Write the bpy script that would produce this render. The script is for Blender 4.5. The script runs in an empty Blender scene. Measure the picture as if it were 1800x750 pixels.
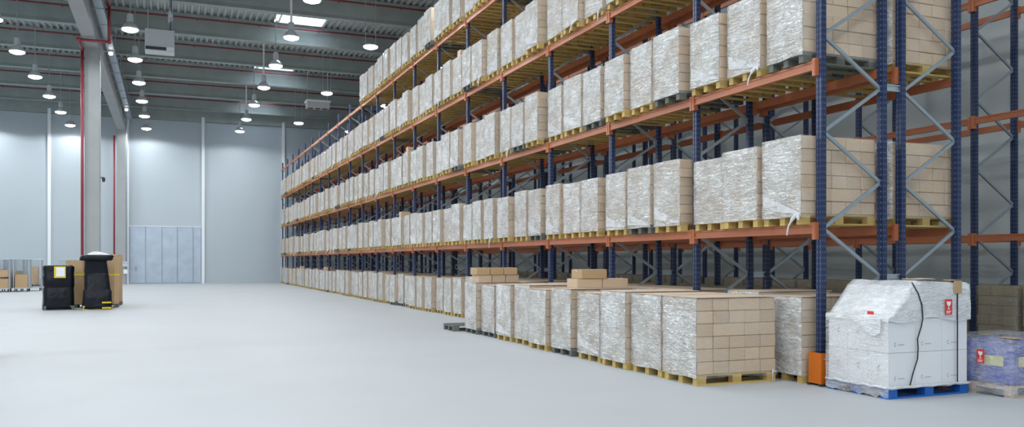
import bpy, math, random
from mathutils import Vector, Matrix, noise as mnoise
random.seed(7)
S = bpy.context.scene
C = S.collection

# ------------------------------------------------------------------ camera
TH = math.radians(22.27)
EYE = 1.618
cam_d = bpy.data.cameras.new('camera'); cam = bpy.data.objects.new('camera', cam_d); C.objects.link(cam)
cam_d.sensor_width = 36.0; cam_d.lens = 1475 / 1800 * 36; cam_d.shift_y = (459 - 375) / 1800
cam_d.clip_end = 300
cam.location = (0, 0, EYE); cam.rotation_euler = (math.pi / 2, 0, -TH)
S.camera = cam
# ------------------------------------------------------------------ world, exposure
W = bpy.data.worlds.new('world'); S.world = W; W.use_nodes = True
bg = W.node_tree.nodes['Background']; bg.inputs[0].default_value = (0.80, 0.90, 1.0, 1); bg.inputs[1].default_value = 9.0
vs = S.view_settings
vs.view_transform = 'Standard'; vs.look = 'None'; vs.gamma = 1.0; vs.use_curve_mapping = False
vs.exposure = -0.92
LAMP_W = 900.0
LAMP_COL = (0.93, 0.975, 1.0)

# ------------------------------------------------------------------ materials
def mat(name, col, rough=0.6, metal=0.0, var=0.08, scale=6.0, bump=0.0, bscale=40.0, rand=0.0, spec=0.5, stretch=(1, 1, 1), emit=None, coat=0.0):
    m = bpy.data.materials.new(name); m.use_nodes = True
    nt = m.node_tree; N = nt.nodes; L = nt.links; b = N['Principled BSDF']
    b.inputs['Roughness'].default_value = rough; b.inputs['Metallic'].default_value = metal
    b.inputs['Specular IOR Level'].default_value = spec; b.inputs['Coat Weight'].default_value = coat
    tc = N.new('ShaderNodeTexCoord'); mp = N.new('ShaderNodeMapping'); mp.inputs['Scale'].default_value = stretch
    L.new(tc.outputs['Object'], mp.inputs[0])
    nz = N.new('ShaderNodeTexNoise'); nz.inputs['Scale'].default_value = scale; nz.inputs['Detail'].default_value = 4
    L.new(mp.outputs[0], nz.inputs['Vector'])
    mx = N.new('ShaderNodeMix'); mx.data_type = 'RGBA'
    mx.inputs[6].default_value = tuple(max(0, c * (1 - var)) for c in col) + (1,)
    mx.inputs[7].default_value = tuple(min(1, c * (1 + var)) for c in col) + (1,)
    L.new(nz.outputs['Fac'], mx.inputs[0])
    out = mx.outputs[2]
    if rand:
        oi = N.new('ShaderNodeObjectInfo'); hs = N.new('ShaderNodeHueSaturation')
        mr = N.new('ShaderNodeMapRange'); mr.inputs[3].default_value = 1 - rand; mr.inputs[4].default_value = 1 + rand
        L.new(oi.outputs['Random'], mr.inputs[0]); L.new(mr.outputs[0], hs.inputs['Value']); L.new(out, hs.inputs['Color'])
        out = hs.outputs[0]
    L.new(out, b.inputs['Base Color'])
    if bump:
        n2 = N.new('ShaderNodeTexNoise'); n2.inputs['Scale'].default_value = bscale; n2.inputs['Detail'].default_value = 3
        L.new(mp.outputs[0], n2.inputs['Vector'])
        bp = N.new('ShaderNodeBump'); bp.inputs['Strength'].default_value = bump; bp.inputs['Distance'].default_value = 0.02
        L.new(n2.outputs['Fac'], bp.inputs['Height']); L.new(bp.outputs[0], b.inputs['Normal'])
    if emit:
        b.inputs['Emission Color'].default_value = emit[0] + (1,); b.inputs['Emission Strength'].default_value = emit[1]
    m.diffuse_color = tuple(col) + (1,)
    return m

def film_mat(name, lo, hi, base=(0.95, 0.95, 0.95), rough=0.16, bump=0.6, scale=1.0, streak=0.5):
    """stretch film: see-through to milky by noise patches, whiter along wrinkle ridges"""
    m = bpy.data.materials.new(name); m.use_nodes = True
    nt = m.node_tree; N = nt.nodes; L = nt.links; b = N['Principled BSDF']; out = N['Material Output']
    b.inputs['Base Color'].default_value = base + (1,); b.inputs['Roughness'].default_value = rough
    b.inputs['Specular IOR Level'].default_value = 0.8
    def mt(op, a, c=None, clamp=False):
        n = N.new('ShaderNodeMath'); n.operation = op; n.use_clamp = clamp
        for i, v in enumerate((a, c)):
            if v is None: continue
            if isinstance(v, (int, float)): n.inputs[i].default_value = v
            else: L.new(v, n.inputs[i])
        return n.outputs[0]
    tc = N.new('ShaderNodeTexCoord'); oi = N.new('ShaderNodeObjectInfo')
    ad = N.new('ShaderNodeVectorMath'); ad.operation = 'ADD'
    cb = N.new('ShaderNodeCombineXYZ'); r37 = mt('MULTIPLY', oi.outputs['Random'], 37.0)
    for i in range(3): L.new(r37, cb.inputs[i])
    L.new(tc.outputs['Object'], ad.inputs[0]); L.new(cb.outputs[0], ad.inputs[1])
    def noise(sc, detail, dist, rot, stretch):
        mp = N.new('ShaderNodeMapping'); mp.inputs['Scale'].default_value = stretch; mp.inputs['Rotation'].default_value = rot
        L.new(ad.outputs[0], mp.inputs[0])
        n = N.new('ShaderNodeTexNoise'); n.inputs['Scale'].default_value = sc * scale; n.inputs['Detail'].default_value = detail; n.inputs['Distortion'].default_value = dist
        L.new(mp.outputs[0], n.inputs['Vector']); return n.outputs['Fac']
    big = noise(2.6, 2, 0.4, (0.2, 0.1, 0), (1, 1, 1.4))
    s1 = noise(4.5, 3, 0.7, (0.28, 0.25, 0), (1.2, 1.2, 5.5))
    s2 = noise(5.0, 3, 0.7, (-0.55, -0.5, 0), (1.0, 1.0, 4.5))
    def ridge(v, k): return mt('SUBTRACT', 1.0, mt('MULTIPLY', mt('ABSOLUTE', mt('SUBTRACT', v, 0.5)), k), True)
    rg = mt('MAXIMUM', ridge(s1, 11.0), ridge(s2, 16.0))
    mr = N.new('ShaderNodeMapRange'); mr.inputs[1].default_value = 0.34; mr.inputs[2].default_value = 0.68
    mr.inputs[3].default_value = lo; mr.inputs[4].default_value = hi
    L.new(big, mr.inputs[0])
    fac = mt('ADD', mr.outputs[0], mt('MULTIPLY', rg, streak * 0.5), True)
    fac = mt('MINIMUM', fac, 0.97)
    hgt = mt('ADD', mt('MULTIPLY', rg, 0.6), mt('ADD', s1, s2))
    bp = N.new('ShaderNodeBump'); bp.inputs['Strength'].default_value = bump; bp.inputs['Distance'].default_value = 0.03
    L.new(hgt, bp.inputs['Height']); L.new(bp.outputs[0], b.inputs['Normal'])
    tr = N.new('ShaderNodeBsdfTransparent'); ms = N.new('ShaderNodeMixShader')
    L.new(fac, ms.inputs[0]); L.new(tr.outputs[0], ms.inputs[1]); L.new(b.outputs[0], ms.inputs[2])
    L.new(ms.outputs[0], out.inputs['Surface'])
    return m

M = {}
M['wall'] = mat('wall_panel_paint', (0.445, 0.505, 0.55), 0.45, var=0.03, scale=0.6)
M['wall_side'] = mat('wall_side_paint', (0.50, 0.55, 0.56), 0.6, var=0.05, scale=0.5)
M['white'] = mat('white_paint', (0.80, 0.83, 0.86), 0.5, var=0.03)
M['concrete'] = mat('concrete', (0.32, 0.365, 0.35), 0.85, var=0.22, scale=1.3, bump=0.15, bscale=12)
M['concrete_light'] = mat('concrete_column', (0.34, 0.36, 0.365), 0.8, var=0.12, scale=1.1, bump=0.1, bscale=14)
M['deck'] = mat('steel_roof_deck', (0.50, 0.54, 0.54), 0.5, metal=0.2, var=0.08, scale=2)
M['thinred'] = mat('dark_red_pipe_paint', (0.19, 0.03, 0.04), 0.5, var=0.1)
M['red'] = mat('red_pipe_paint', (0.27, 0.03, 0.04), 0.4, var=0.1)
M['galv'] = mat('galvanised_steel', (0.50, 0.56, 0.62), 0.38, metal=0.7, var=0.12, scale=3.0)
M['door'] = mat('galvanised_door', (0.42, 0.49, 0.58), 0.36, metal=0.55, var=0.18, scale=1.6)
M['brace'] = mat('brace_steel', (0.36, 0.42, 0.47), 0.4, metal=0.6, var=0.12, scale=8)
M['orange'] = mat('orange_beam_paint', (0.43, 0.14, 0.06), 0.42, var=0.12, scale=3, rand=0.08)
M['guard'] = mat('orange_guard_paint', (0.62, 0.15, 0.01), 0.4, var=0.1, scale=6)
M['carton'] = mat('carton_board', (0.57, 0.435, 0.305), 0.75, var=0.07, scale=5, rand=0.09, bump=0.05, bscale=30)
M['kraft'] = mat('kraft_board', (0.50, 0.34, 0.19), 0.75, var=0.07, scale=3, rand=0.06)
M['dkraft'] = mat('dark_carton_board', (0.30, 0.24, 0.15), 0.75, var=0.1, scale=4, rand=0.08)  # darker board for the loads under the back racks
M['sheet'] = mat('board_sheet', (0.60, 0.47, 0.36), 0.8, var=0.08, scale=3, rand=0.06)
M['wood'] = mat('pallet_wood', (0.50, 0.355, 0.12), 0.75, var=0.2, scale=4, rand=0.16, stretch=(1, 6, 6))
M['dwood'] = mat('weathered_pallet_wood', (0.13, 0.14, 0.12), 0.8, var=0.25, scale=4, rand=0.1, stretch=(1, 6, 6))
M['bluewood'] = mat('blue_painted_pallet', (0.012, 0.13, 0.50), 0.5, var=0.15, scale=5)
M['film'] = film_mat('stretch_film_wrinkled_lit', 0.38, 0.80, base=(0.98, 0.98, 0.965), rough=0.12, bump=1.0, streak=0.6)  # real wrinkles; extra whiteness paints in the light on the aisle face
M['film_end'] = film_mat('stretch_film_less_lit', 0.0, 0.12, bump=0.35, streak=0.16)  # painted clearer for the other faces, which catch less light
M['film_side'] = film_mat('stretch_film_clear', 0.10, 0.40, streak=0.5)
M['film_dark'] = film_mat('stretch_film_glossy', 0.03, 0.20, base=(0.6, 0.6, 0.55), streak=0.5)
M['film_milk'] = film_mat('stretch_film_milky', 0.55, 0.88, base=(0.90, 0.92, 0.95), streak=0.3, scale=0.8)
M['film_blue'] = film_mat('stretch_film_hazy', 0.08, 0.32, base=(0.86, 0.88, 0.95), streak=0.4)
M['film_tail'] = film_mat('stretch_film_twisted', 0.75, 0.95, base=(0.90, 0.91, 0.93), scale=2.5, streak=0.2)
M['black'] = mat('black_wrap_film', (0.006, 0.008, 0.013), 0.30, spec=0.22, var=0.3, scale=9, bump=0.9, bscale=8)
M['blackp'] = mat('black_strap_plastic', (0.02, 0.022, 0.025), 0.35)
M['wcarton'] = mat('white_carton_board', (0.80, 0.82, 0.85), 0.6, var=0.03, scale=4, rand=0.03)
M['yellow'] = mat('yellow_tape', (0.75, 0.58, 0.03), 0.5)
M['paper'] = mat('white_paper', (0.86, 0.87, 0.90), 0.7, var=0.02)
M['redlab'] = mat('red_label_print', (0.72, 0.04, 0.03), 0.5, var=0.04)
M['ink'] = mat('grey_ink', (0.40, 0.40, 0.45), 0.7)
M['bluejug'] = mat('blue_plastic', (0.055, 0.085, 0.42), 0.3, var=0.15, scale=3)
M['ylabel'] = mat('pale_yellow_label', (0.70, 0.68, 0.35), 0.5)
M['unit'] = mat('grey_unit_enamel', (0.55, 0.58, 0.60), 0.45)
M['dark'] = mat('dark_plastic', (0.03, 0.035, 0.04), 0.5)
M['reflector'] = mat('lamp_reflector', (0.70, 0.72, 0.74), 0.3, metal=0.5)
M['glow'] = mat('lamp_lens_lit', (1, 1, 1), 0.4, var=0, emit=((0.95, 0.98, 1.0), 30.0))
M['glow_small'] = mat('marker_lamp_lit', (1, 1, 1), 0.4, var=0, emit=((1.0, 0.97, 0.93), 6.0))

# floor: polished concrete
m = mat('polished_concrete_floor', (0.475, 0.493, 0.513), 0.55, var=0.05, scale=0.7, spec=0.25); M['floor'] = m
nt = m.node_tree
nz2 = nt.nodes.new('ShaderNodeTexNoise'); nz2.inputs['Scale'].default_value = 0.25; nz2.inputs['Detail'].default_value = 8
mr2 = nt.nodes.new('ShaderNodeMapRange'); mr2.inputs[3].default_value = 0.48; mr2.inputs[4].default_value = 0.66
nt.links.new(nt.nodes['Texture Coordinate'].outputs['Object'], nz2.inputs['Vector']); nt.links.new(nz2.outputs['Fac'], mr2.inputs[0])
nt.links.new(mr2.outputs[0], nt.nodes['Principled BSDF'].inputs['Roughness'])

# rack post: blue paint with rows of punched slots
m = mat('blue_post_paint', (0.013, 0.027, 0.082), 0.4, var=0.12, scale=3); M['post'] = m
nt = m.node_tree; N = nt.nodes; L = nt.links
sx = N.new('ShaderNodeSeparateXYZ'); L.new(N['Texture Coordinate'].outputs['Object'], sx.inputs[0])
def mth(op, a, b_=None):
    n = N.new('ShaderNodeMath'); n.operation = op
    for i, v in enumerate((a, b_)):
        if v is None: continue
        if isinstance(v, (int, float)): n.inputs[i].default_value = v
        else: L.new(v, n.inputs[i])
    return n.outputs[0]
fz = mth('FRACT', mth('DIVIDE', sx.outputs[2], 0.075))
hz = mth('LESS_THAN', fz, 0.34)
def near(c, v, w): return mth('LESS_THAN', mth('ABSOLUTE', mth('SUBTRACT', mth('ABSOLUTE', c), v)), w)
holes = mth('MULTIPLY', hz, mth('MAXIMUM', near(sx.outputs[1], 0.026, 0.007), near(sx.outputs[0], 0.018, 0.006)))
mxh = N.new('ShaderNodeMix'); mxh.data_type = 'RGBA'
old = N['Principled BSDF'].inputs['Base Color'].links[0].from_socket
L.new(holes, mxh.inputs[0]); L.new(old, mxh.inputs[6]); mxh.inputs[7].default_value = (0.10, 0.14, 0.26, 1)
L.new(mxh.outputs[2], N['Principled BSDF'].inputs['Base Color'])

# skylight: translucent sheet lit by the sky outside
m = bpy.data.materials.new('skylight_sheet'); m.use_nodes = True; nt = m.node_tree; M['sky'] = m
for n in list(nt.nodes):
    if n.type == 'BSDF_PRINCIPLED': nt.nodes.remove(n)
tl = nt.nodes.new('ShaderNodeBsdfTranslucent'); tl.inputs[0].default_value = (0.9, 0.95, 1, 1)
nt.links.new(tl.outputs[0], nt.nodes['Material Output'].inputs['Surface'])

# ------------------------------------------------------------------ mesh helpers
class MB:
    def __init__(s): s.v = []; s.f = []; s.mi = []
    def add(s, vs_, fs, mi=0):
        o = len(s.v); s.v += [tuple(p) for p in vs_]; s.f += [tuple(i + o for i in f) for f in fs]; s.mi += [mi] * len(fs); return s
    def box(s, x0, x1, y0, y1, z0, z1, mi=0, rz=0.0):
        p = [(x, y, z) for z in (z0, z1) for y in (y0, y1) for x in (x0, x1)]
        if rz:
            cx, cy = (x0 + x1) / 2, (y0 + y1) / 2; c, q = math.cos(rz), math.sin(rz)
            p = [(cx + (x - cx) * c - (y - cy) * q, cy + (x - cx) * q + (y - cy) * c, z) for x, y, z in p]
        return s.add(p, [(0, 2, 3, 1), (4, 5, 7, 6), (0, 1, 5, 4), (2, 6, 7, 3), (0, 4, 6, 2), (1, 3, 7, 5)], mi)
    def prism(s, poly, z0, z1, mi=0):
        n = len(poly)
        return s.add([(x, y, z0) for x, y in poly] + [(x, y, z1) for x, y in poly],
                     [(i, (i + 1) % n, n + (i + 1) % n, n + i) for i in range(n)] + [tuple(range(n - 1, -1, -1)), tuple(range(n, 2 * n))], mi)
    def tube(s, pts, r, n=8, mi=0, cap=True):
        pts = [Vector(p) for p in pts]; rings = []
        for i, p in enumerate(pts):
            a = pts[max(0, i - 1)]; b_ = pts[min(len(pts) - 1, i + 1)]; d = (b_ - a).normalized()
            u = d.cross(Vector((0, 0, 1)))
            if u.length < 1e-3: u = Vector((1, 0, 0))
            u.normalize(); w = d.cross(u); rr = r[i] if isinstance(r, (list, tuple)) else r
            rings.append([p + (u * math.cos(t) + w * math.sin(t)) * rr for t in [2 * math.pi * k / n for k in range(n)]])
        vs_ = [q for R_ in rings for q in R_]; fs = []
        for i in range(len(rings) - 1):
            for k in range(n):
                fs.append((i * n + k, i * n + (k + 1) % n, (i + 1) * n + (k + 1) % n, (i + 1) * n + k))
        if cap: fs += [tuple(range(n - 1, -1, -1)), tuple((len(rings) - 1) * n + k for k in range(n))]
        return s.add(vs_, fs, mi)
    def lathe(s, prof, n=16, mi=0, cx=0, cy=0):
        vs_ = [(cx + r * math.cos(2 * math.pi * k / n), cy + r * math.sin(2 * math.pi * k / n), z) for r, z in prof for k in range(n)]
        fs = [(i * n + k, i * n + (k + 1) % n, (i + 1) * n + (k + 1) % n, (i + 1) * n + k) for i in range(len(prof) - 1) for k in range(n)]
        fs += [tuple(range(n - 1, -1, -1)), tuple((len(prof) - 1) * n + k for k in range(n))]
        return s.add(vs_, fs, mi)
    def mesh(s, name, *mats, smooth=False):
        me = bpy.data.meshes.new(name); me.from_pydata(s.v, [], s.f)
        for m_ in mats: me.materials.append(m_)
        if len(mats) > 1: me.polygons.foreach_set('material_index', s.mi)
        if smooth: me.polygons.foreach_set('use_smooth', [True] * len(me.polygons))
        me.update(); return me

def obj(name, me, parent=None, loc=(0, 0, 0), rz=0.0, scale=None):
    o = bpy.data.objects.new(name, me); C.objects.link(o); o.location = loc
    if rz: o.rotation_euler = (0, 0, rz)
    if scale: o.scale = scale
    if parent: o.parent = parent
    return o
def tag(o, label, cat, group=None):
    o['label'] = label; o['category'] = cat
    if group: o['group'] = group
    return o
def thing(name, label, cat, loc=(0, 0, 0), rz=0.0, group=None):
    return tag(obj(name, None, None, loc, rz), label, cat, group)
def struct(o, label=None):
    o['kind'] = 'structure'
    if label: o['label'] = label; 
    return o
def bx(name, m_, dims, parent=None, **k): return obj(name, MB().box(*dims).mesh(name, m_), parent, **k)

ORD = ['first', 'second', 'third', 'fourth', 'fifth', 'sixth', 'seventh', 'eighth', 'ninth', 'tenth', 'eleventh', 'twelfth', 'thirteenth',
       'fourteenth', 'fifteenth', 'sixteenth', 'seventeenth', 'eighteenth', 'nineteenth', 'twentieth', 'twenty-first']

# ------------------------------------------------------------------ the hall
XL, XR, YN, YF = -20.0, 15.7, -38.0, 66.2
ZDECK = 13.62
struct(bx('floor', M['floor'], (XL - 0.3, XR + 0.3, YN - 0.3, YF + 0.3, -0.2, 0.0)), 'pale grey polished concrete warehouse floor')
struct(bx('wall_left', M['wall'], (XL - 0.3, XL, YN, YF + 0.3, 0.0, 13.9)), 'grey side wall of the hall')
struct(bx('wall_right', M['wall_side'], (XR, XR + 0.3, YN, YF + 0.3, 0.0, 13.9)), 'grey side wall behind the racks')
struct(bx('wall_front', M['wall'], (XL - 0.3, XR + 0.3, YN - 0.3, YN, 0.0, 13.9)), 'grey end wall of the hall')
wb = struct(bx('wall_back', M['dark'], (XL, XR, YF + 0.06, YF + 0.3, 0.0, 13.9)), 'pale grey panelled end wall with the steel door')
PX = [-18.3, -13.0, -7.65, -2.72, 2.30, 8.15, 13.4, XR]
DZ = 4.12
prev = XL
for i, x in enumerate(PX):
    g = 0.012
    if abs(x - 2.30) < 0.01:
        bx('wall_panel', M['wall'], (prev + g, x - g, YF + 0.02, YF + 0.10, DZ, 11.9), wb)
    else:
        bx('wall_panel', M['wall'], (prev + g, x - g, YF, YF + 0.08, 0.0, 11.9), wb)
    prev = x
bx('edge_beam', M['concrete'], (XL, XR, YF - 0.12, YF + 0.1, 11.92, 12.7), wb)
for i, x in enumerate((-13.0, -7.65, 2.38, 8.15)):
    struct(bx('trim_%d' % (i + 1), M['white'], (x - 0.1, x + 0.1, YF - 0.16, YF - 0.002, 0.0, 12.25)), 'white steel wall post on the end wall')
struct(bx('trim_5', M['white'], (-2.74, -2.62, YF - 0.10, YF - 0.002, 0.0, 11.9)), 'narrow white edge strip beside the steel door')
struct(bx('trim_6', M['white'], (-2.6, 2.27, YF - 0.05, YF + 0.02, DZ, DZ + 0.05)), 'white lintel strip over the steel door')
struct(bx('baseboard_back', M['wall'], (2.5, XR, YF - 0.03, YF - 0.002, 0.0, 0.22)), 'low grey plinth along the end wall')
d1 = struct(bx('door_1', M['brace'], (-2.62, 2.28, YF + 0.03, YF + 0.06, 0.0, DZ)), 'wide galvanised steel sliding door in five panels')
xs = [-2.60, -1.52, -0.42, 0.62, 1.70, 2.26]
for a, b_ in zip(xs[:-1], xs[1:]):
    me = MB().box(a + 0.035, b_ - 0.035, YF - 0.03, YF + 0.03, 0.05, DZ - 0.02).box(a + 0.02, a + 0.07, YF - 0.045, YF - 0.02, 0.05, DZ - 0.02).mesh('door_panel', M['door'])
    obj('door_panel', me, d1)
obj('door_handle', MB().box(-2.19, -2.15, YF - 0.07, YF - 0.02, 1.0, 1.18).box(-2.22, -2.13, YF - 0.03, YF - 0.02, 0.96, 1.22).mesh('door_handle', M['white']), d1)

# roof: corrugated deck with skylight openings, purlins, girder, columns
PUR = [65.55 - 5.42 * i for i in range(19)]
SKY = []
for i in range(0, 18, 2):
    SKY.append((5.15, 7.25, PUR[i] - 2.7, PUR[i] - 0.45))
def deck_mesh():
    b = MB(); p = 0.30
    n = int((XR - XL) / p)
    for i in range(n + 1):
        x0 = XL + i * p
        prof = [(x0, 0.0), (x0 + 0.10, 0.0), (x0 + 0.14, 0.12), (x0 + 0.26, 0.12), (x0 + p, 0.0)]
        spans = [(YN, YF)]
        if x0 + p > 5.15 and x0 < 7.25:
            spans = []; y = YN
            for s_ in sorted(SKY, key=lambda t: t[2]):
                spans.append((y, s_[2])); y = s_[3]
            spans.append((y, YF))
        for y0, y1 in spans:
            for (xa, za), (xb, zb) in zip(prof[:-1], prof[1:]):
                b.add([(xa, y0, ZDECK + za), (xb, y0, ZDECK + zb), (xb, y1, ZDECK + zb), (xa, y1, ZDECK + za)], [(0, 3, 2, 1)])
    return b.mesh('ceiling', M['deck'])
ceil = struct(obj('ceiling', deck_mesh()), 'corrugated steel roof deck over concrete purlins')
for (x0, x1, y0, y1) in SKY:
    b = MB(); n = 8
    w = struct(obj('window_%d' % (SKY.index((x0, x1, y0, y1)) + 1), None)); w['label'] = 'bright roof skylight of translucent sheet'
    b.box(x0 - 0.08, x1 + 0.08, y0 - 0.08, y0, ZDECK - 0.02, ZDECK + 0.35).box(x0 - 0.08, x1 + 0.08, y1, y1 + 0.08, ZDECK - 0.02, ZDECK + 0.35)
    b.box(x0 - 0.08, x0, y0, y1, ZDECK - 0.02, ZDECK + 0.35).box(x1, x1 + 0.08, y0, y1, ZDECK - 0.02, ZDECK + 0.35)
    obj('skylight_kerb', b.mesh('skylight_kerb', M['white']), w)
    b = MB()
    for k in range(n):
        t0, t1 = k / n, (k + 1) / n
        za, zb = [ZDECK + 0.34 + 0.25 * math.sin(math.pi * t) for t in (t0, t1)]
        b.add([(x0 + (x1 - x0) * t0, y0, za), (x0 + (x1 - x0) * t1, y0, zb), (x0 + (x1 - x0) * t1, y1, zb), (x0 + (x1 - x0) * t0, y1, za)], [(0, 1, 2, 3)])
    obj('skylight_pane', b.mesh('skylight_pane', M['sky']), w)
pm = MB()
for s_ in [(XL, XR)]:
    poly = [(-0.20, -0.98), (0.20, -0.98), (0.14, -0.80), (0.14, -0.16), (0.24, 0.0), (-0.24, 0.0), (-0.14, -0.16), (-0.14, -0.80)]
    n = len(poly)
    pm.add([(s_[0], y, z) for y, z in poly] + [(s_[1], y, z) for y, z in poly],
           [(i, n + i, n + (i + 1) % n, (i + 1) % n) for i in range(n)] + [tuple(range(n)), tuple(range(2 * n - 1, n - 1, -1))])
pmesh = pm.mesh('purlin', M['concrete'])
for y in PUR: obj('purlin', pmesh, ceil, (0, y, ZDECK - 0.005))
gb = MB(); GX = -3.05
poly = [(-0.26, 10.85), (0.26, 10.85), (0.26, 11.1), (0.16, 11.25), (0.16, 12.3), (0.30, 12.63), (-0.30, 12.63), (-0.16, 12.3), (-0.16, 11.25), (-0.26, 11.1)]
def girder(y0, y1):
    n = len(poly); b = MB()
    b.add([(GX + x, y0, z) for x, z in poly] + [(GX + x, y1, z) for x, z in poly],
          [(i, (i + 1) % n, n + (i + 1) % n, n + i) for i in range(n)] + [tuple(range(n - 1, -1, -1)), tuple(range(n, 2 * n))])
    return b.mesh('roof_girder', M['concrete_light'])
COLY = [-32.3, -8.0, 16.4, 40.75, 65.0]
for a, b_ in zip(COLY[:-1], COLY[1:]): obj('roof_girder', girder(a, b_ - 0.02), ceil)
for i, y in enumerate(COLY):
    b = MB(); c = 0.03; h = 0.30
    b.prism([(GX - h + c, y - h), (GX + h - c, y - h), (GX + h, y - h + c), (GX + h, y + h - c), (GX + h - c, y + h), (GX - h + c, y + h), (GX - h, y + h - c), (GX - h, y - h + c)], 0, 10.85)
    o = struct(obj('column', b.mesh('column', M['concrete_light'])), (['square concrete column'] * 3 + ['square concrete column standing behind the black wrapped pallets',
                                                                  'square concrete column against the end wall beside the door'])[i])

# ------------------------------------------------------------------ pipes, tray, units
pipe_m = MB().tube([(XL + 0.1, 0, 0), (XR - 0.1, 0, 0)], 0.045, 8)
for k in range(24):
    x = XL + 1 + k * 1.45
    if k % 2: pipe_m.tube([(x, 0, 0), (x, 0, 0.22)], 0.012, 5)
    else: pipe_m.lathe([(0.02, -0.10), (0.03, -0.06), (0.015, -0.02)], 6, 0, x, 0)
pipe_m = pipe_m.mesh('sprinkler_pipe', M['thinred'])
for i, y in enumerate(PUR[:12]):
    tag(obj('sprinkler_pipe', pipe_m, None, (0, y - 0.42, ZDECK - 0.24)), 'thin red sprinkler pipe along the %s roof purlin from the end wall' % ORD[i], 'pipe', 'red sprinkler pipes under the roof')
def bent_pipe(pts, r, label):
    t = thing('riser_pipe', label, 'pipe')
    for a, b_ in zip(pts[:-1], pts[1:]): obj('pipe_length', MB().tube([a, b_], r, 10).mesh('pipe_length', M['red'], smooth=True), t)
    for p in pts[1:-1]:
        obj('elbow', MB().lathe([(r * 0.4, -r * 1.5), (r * 1.5, -r * 0.8), (r * 1.5, r * 0.8), (r * 0.4, r * 1.5)], 10).mesh('elbow', M['red'], smooth=True), t, p)
    return t
bent_pipe([(-2.28, 8, 12.25), (-2.28, 38.6, 12.25), (-2.28, 38.6, 10.72), (-3.42, 38.6, 10.72), (-3.42, 40.3, 10.72), (-3.42, 40.3, 0.0)], 0.06, 'red sprinkler riser pipe down the concrete column behind black pallets')
bent_pipe([(-3.5, 64.8, 10.4), (-3.5, 64.8, 0.0)], 0.06, 'red sprinkler riser pipe on the column beside the steel door')
t = thing('cable_tray', 'long grey cable tray hung beside the roof girder', 'cable tray')
obj('side_rail', MB().box(-2.73, -2.71, 6, 65.9, 11.78, 11.92).mesh('side_rail', M['galv']), t)
obj('side_rail', MB().box(-2.43, -2.41, 6, 65.9, 11.78, 11.92).mesh('side_rail', M['galv']), t)
obj('tray_bed', MB().box(-2.71, -2.43, 6, 65.9, 11.78, 11.80).mesh('tray_bed', M['galv']), t)
rung = MB().box(-0.55, 0.02, -0.03, 0.03, 0, 0.04).box(-0.02, 0.02, -0.02, 0.02, 0.0, 0.86).mesh('hanger', M['galv'])
for k in range(24): obj('hanger', rung, t, (-2.38, 65.0 - 2.5 * k, 11.74))
for y in (61.0, 44.8, 33.0):
    t = thing('marker_lamp', 'small white round lamp fixed beside the cable tray', 'lamp', (-2.57, y, 11.71), 0, 'small lamps along the cable tray')
    obj('housing', MB().box(-0.1, 0.1, -0.06, 0.06, -0.02, 0.06).mesh('housing', M['unit']), t)
    obj('lens', MB().lathe([(0.05, -0.16), (0.10, -0.12), (0.10, -0.02)], 12).mesh('lens', M['glow_small'], smooth=True), t)
t = thing('cable_conduit', 'grey cable conduit with switch box on column beside the steel door', 'conduit')
obj('conduit', MB().tube([(-2.72, 64.9, 0.9), (-2.72, 64.9, 11.7)], 0.05, 8).mesh('conduit', M['galv']), t)
obj('switch_box', MB().box(-2.98, -2.62, 64.55, 64.68, 1.25, 1.55).box(-3.0, -2.6, 64.5, 64.68, 1.5, 1.6).mesh('switch_box', M['unit']), t)
obj('switch_box', MB().box(-2.9, -2.66, 64.55, 64.68, 0.75, 1.05).mesh('switch_box', M['white']), t)
t = thing('camera_dome', 'small dark security camera on the concrete column', 'camera', (-2.74, 40.75, 5.2))
obj('bracket', MB().box(0.0, 0.14, -0.03, 0.03, 0.06, 0.10).mesh('bracket', M['dark']), t)
obj('camera_body', MB().lathe([(0.02, -0.12), (0.06, -0.08), (0.07, 0.06), (0.04, 0.08)], 10, 0, 0.12, 0).mesh('camera_body', M['dark']), t)

t = thing('unit_heater', 'white boxy unit heater with dark louvre hung under the roof', 'heater', (-0.32, 36.5, 10.05))
obj('casing', MB().box(-0.55, 0.55, 0, 0.75, 0, 0.86).mesh('casing', M['unit']), t)
obj('louvre', MB().box(-0.52, 0.24, -0.02, 0.0, 0.04, 0.16).mesh('louvre', M['dark']), t)
obj('grille', MB().box(0.26, 0.53, -0.02, 0.0, 0.04, 0.18).mesh('grille', M['white']), t)
for x in (-0.45, 0.45): obj('hanger_rod', MB().tube([(x, 0.4, 0.86), (x, 0.4, 2.9)], 0.02, 6).mesh('hanger_rod', M['galv']), t)
obj('flue', MB().tube([(0.4, 0.6, 0.86), (0.4, 0.6, 1.35), (0.4, 0.2, 1.5), (0.4, 0.2, 2.6)], 0.10, 10).mesh('flue', M['galv'], smooth=True), t)
t = thing('ceiling_fan_unit', 'white ribbed air unit hung under the far roof above racks', 'air unit', (8.35, 51.0, 10.85))
obj('casing', MB().box(-0.66, 0.66, 0, 0.8, 0, 0.34).mesh('casing', M['unit']), t)
obj('top_rim', MB().box(-0.72, 0.72, -0.06, 0.86, 0.34, 0.44).mesh('top_rim', M['white']), t)
for x in (-0.42, 0.0, 0.42): obj('fan_grille', MB().lathe([(0.18, 0.0), (0.17, -0.03), (0.05, -0.04)], 14).mesh('fan_grille', M['dark']), t, (x, 0.4, 0.0))
for x in (-0.6, 0.6): obj('hanger_rod', MB().tube([(x, 0.4, 0.44), (x, 0.4, 2.2)], 0.02, 6).mesh('hanger_rod', M['galv']), t)

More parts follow.
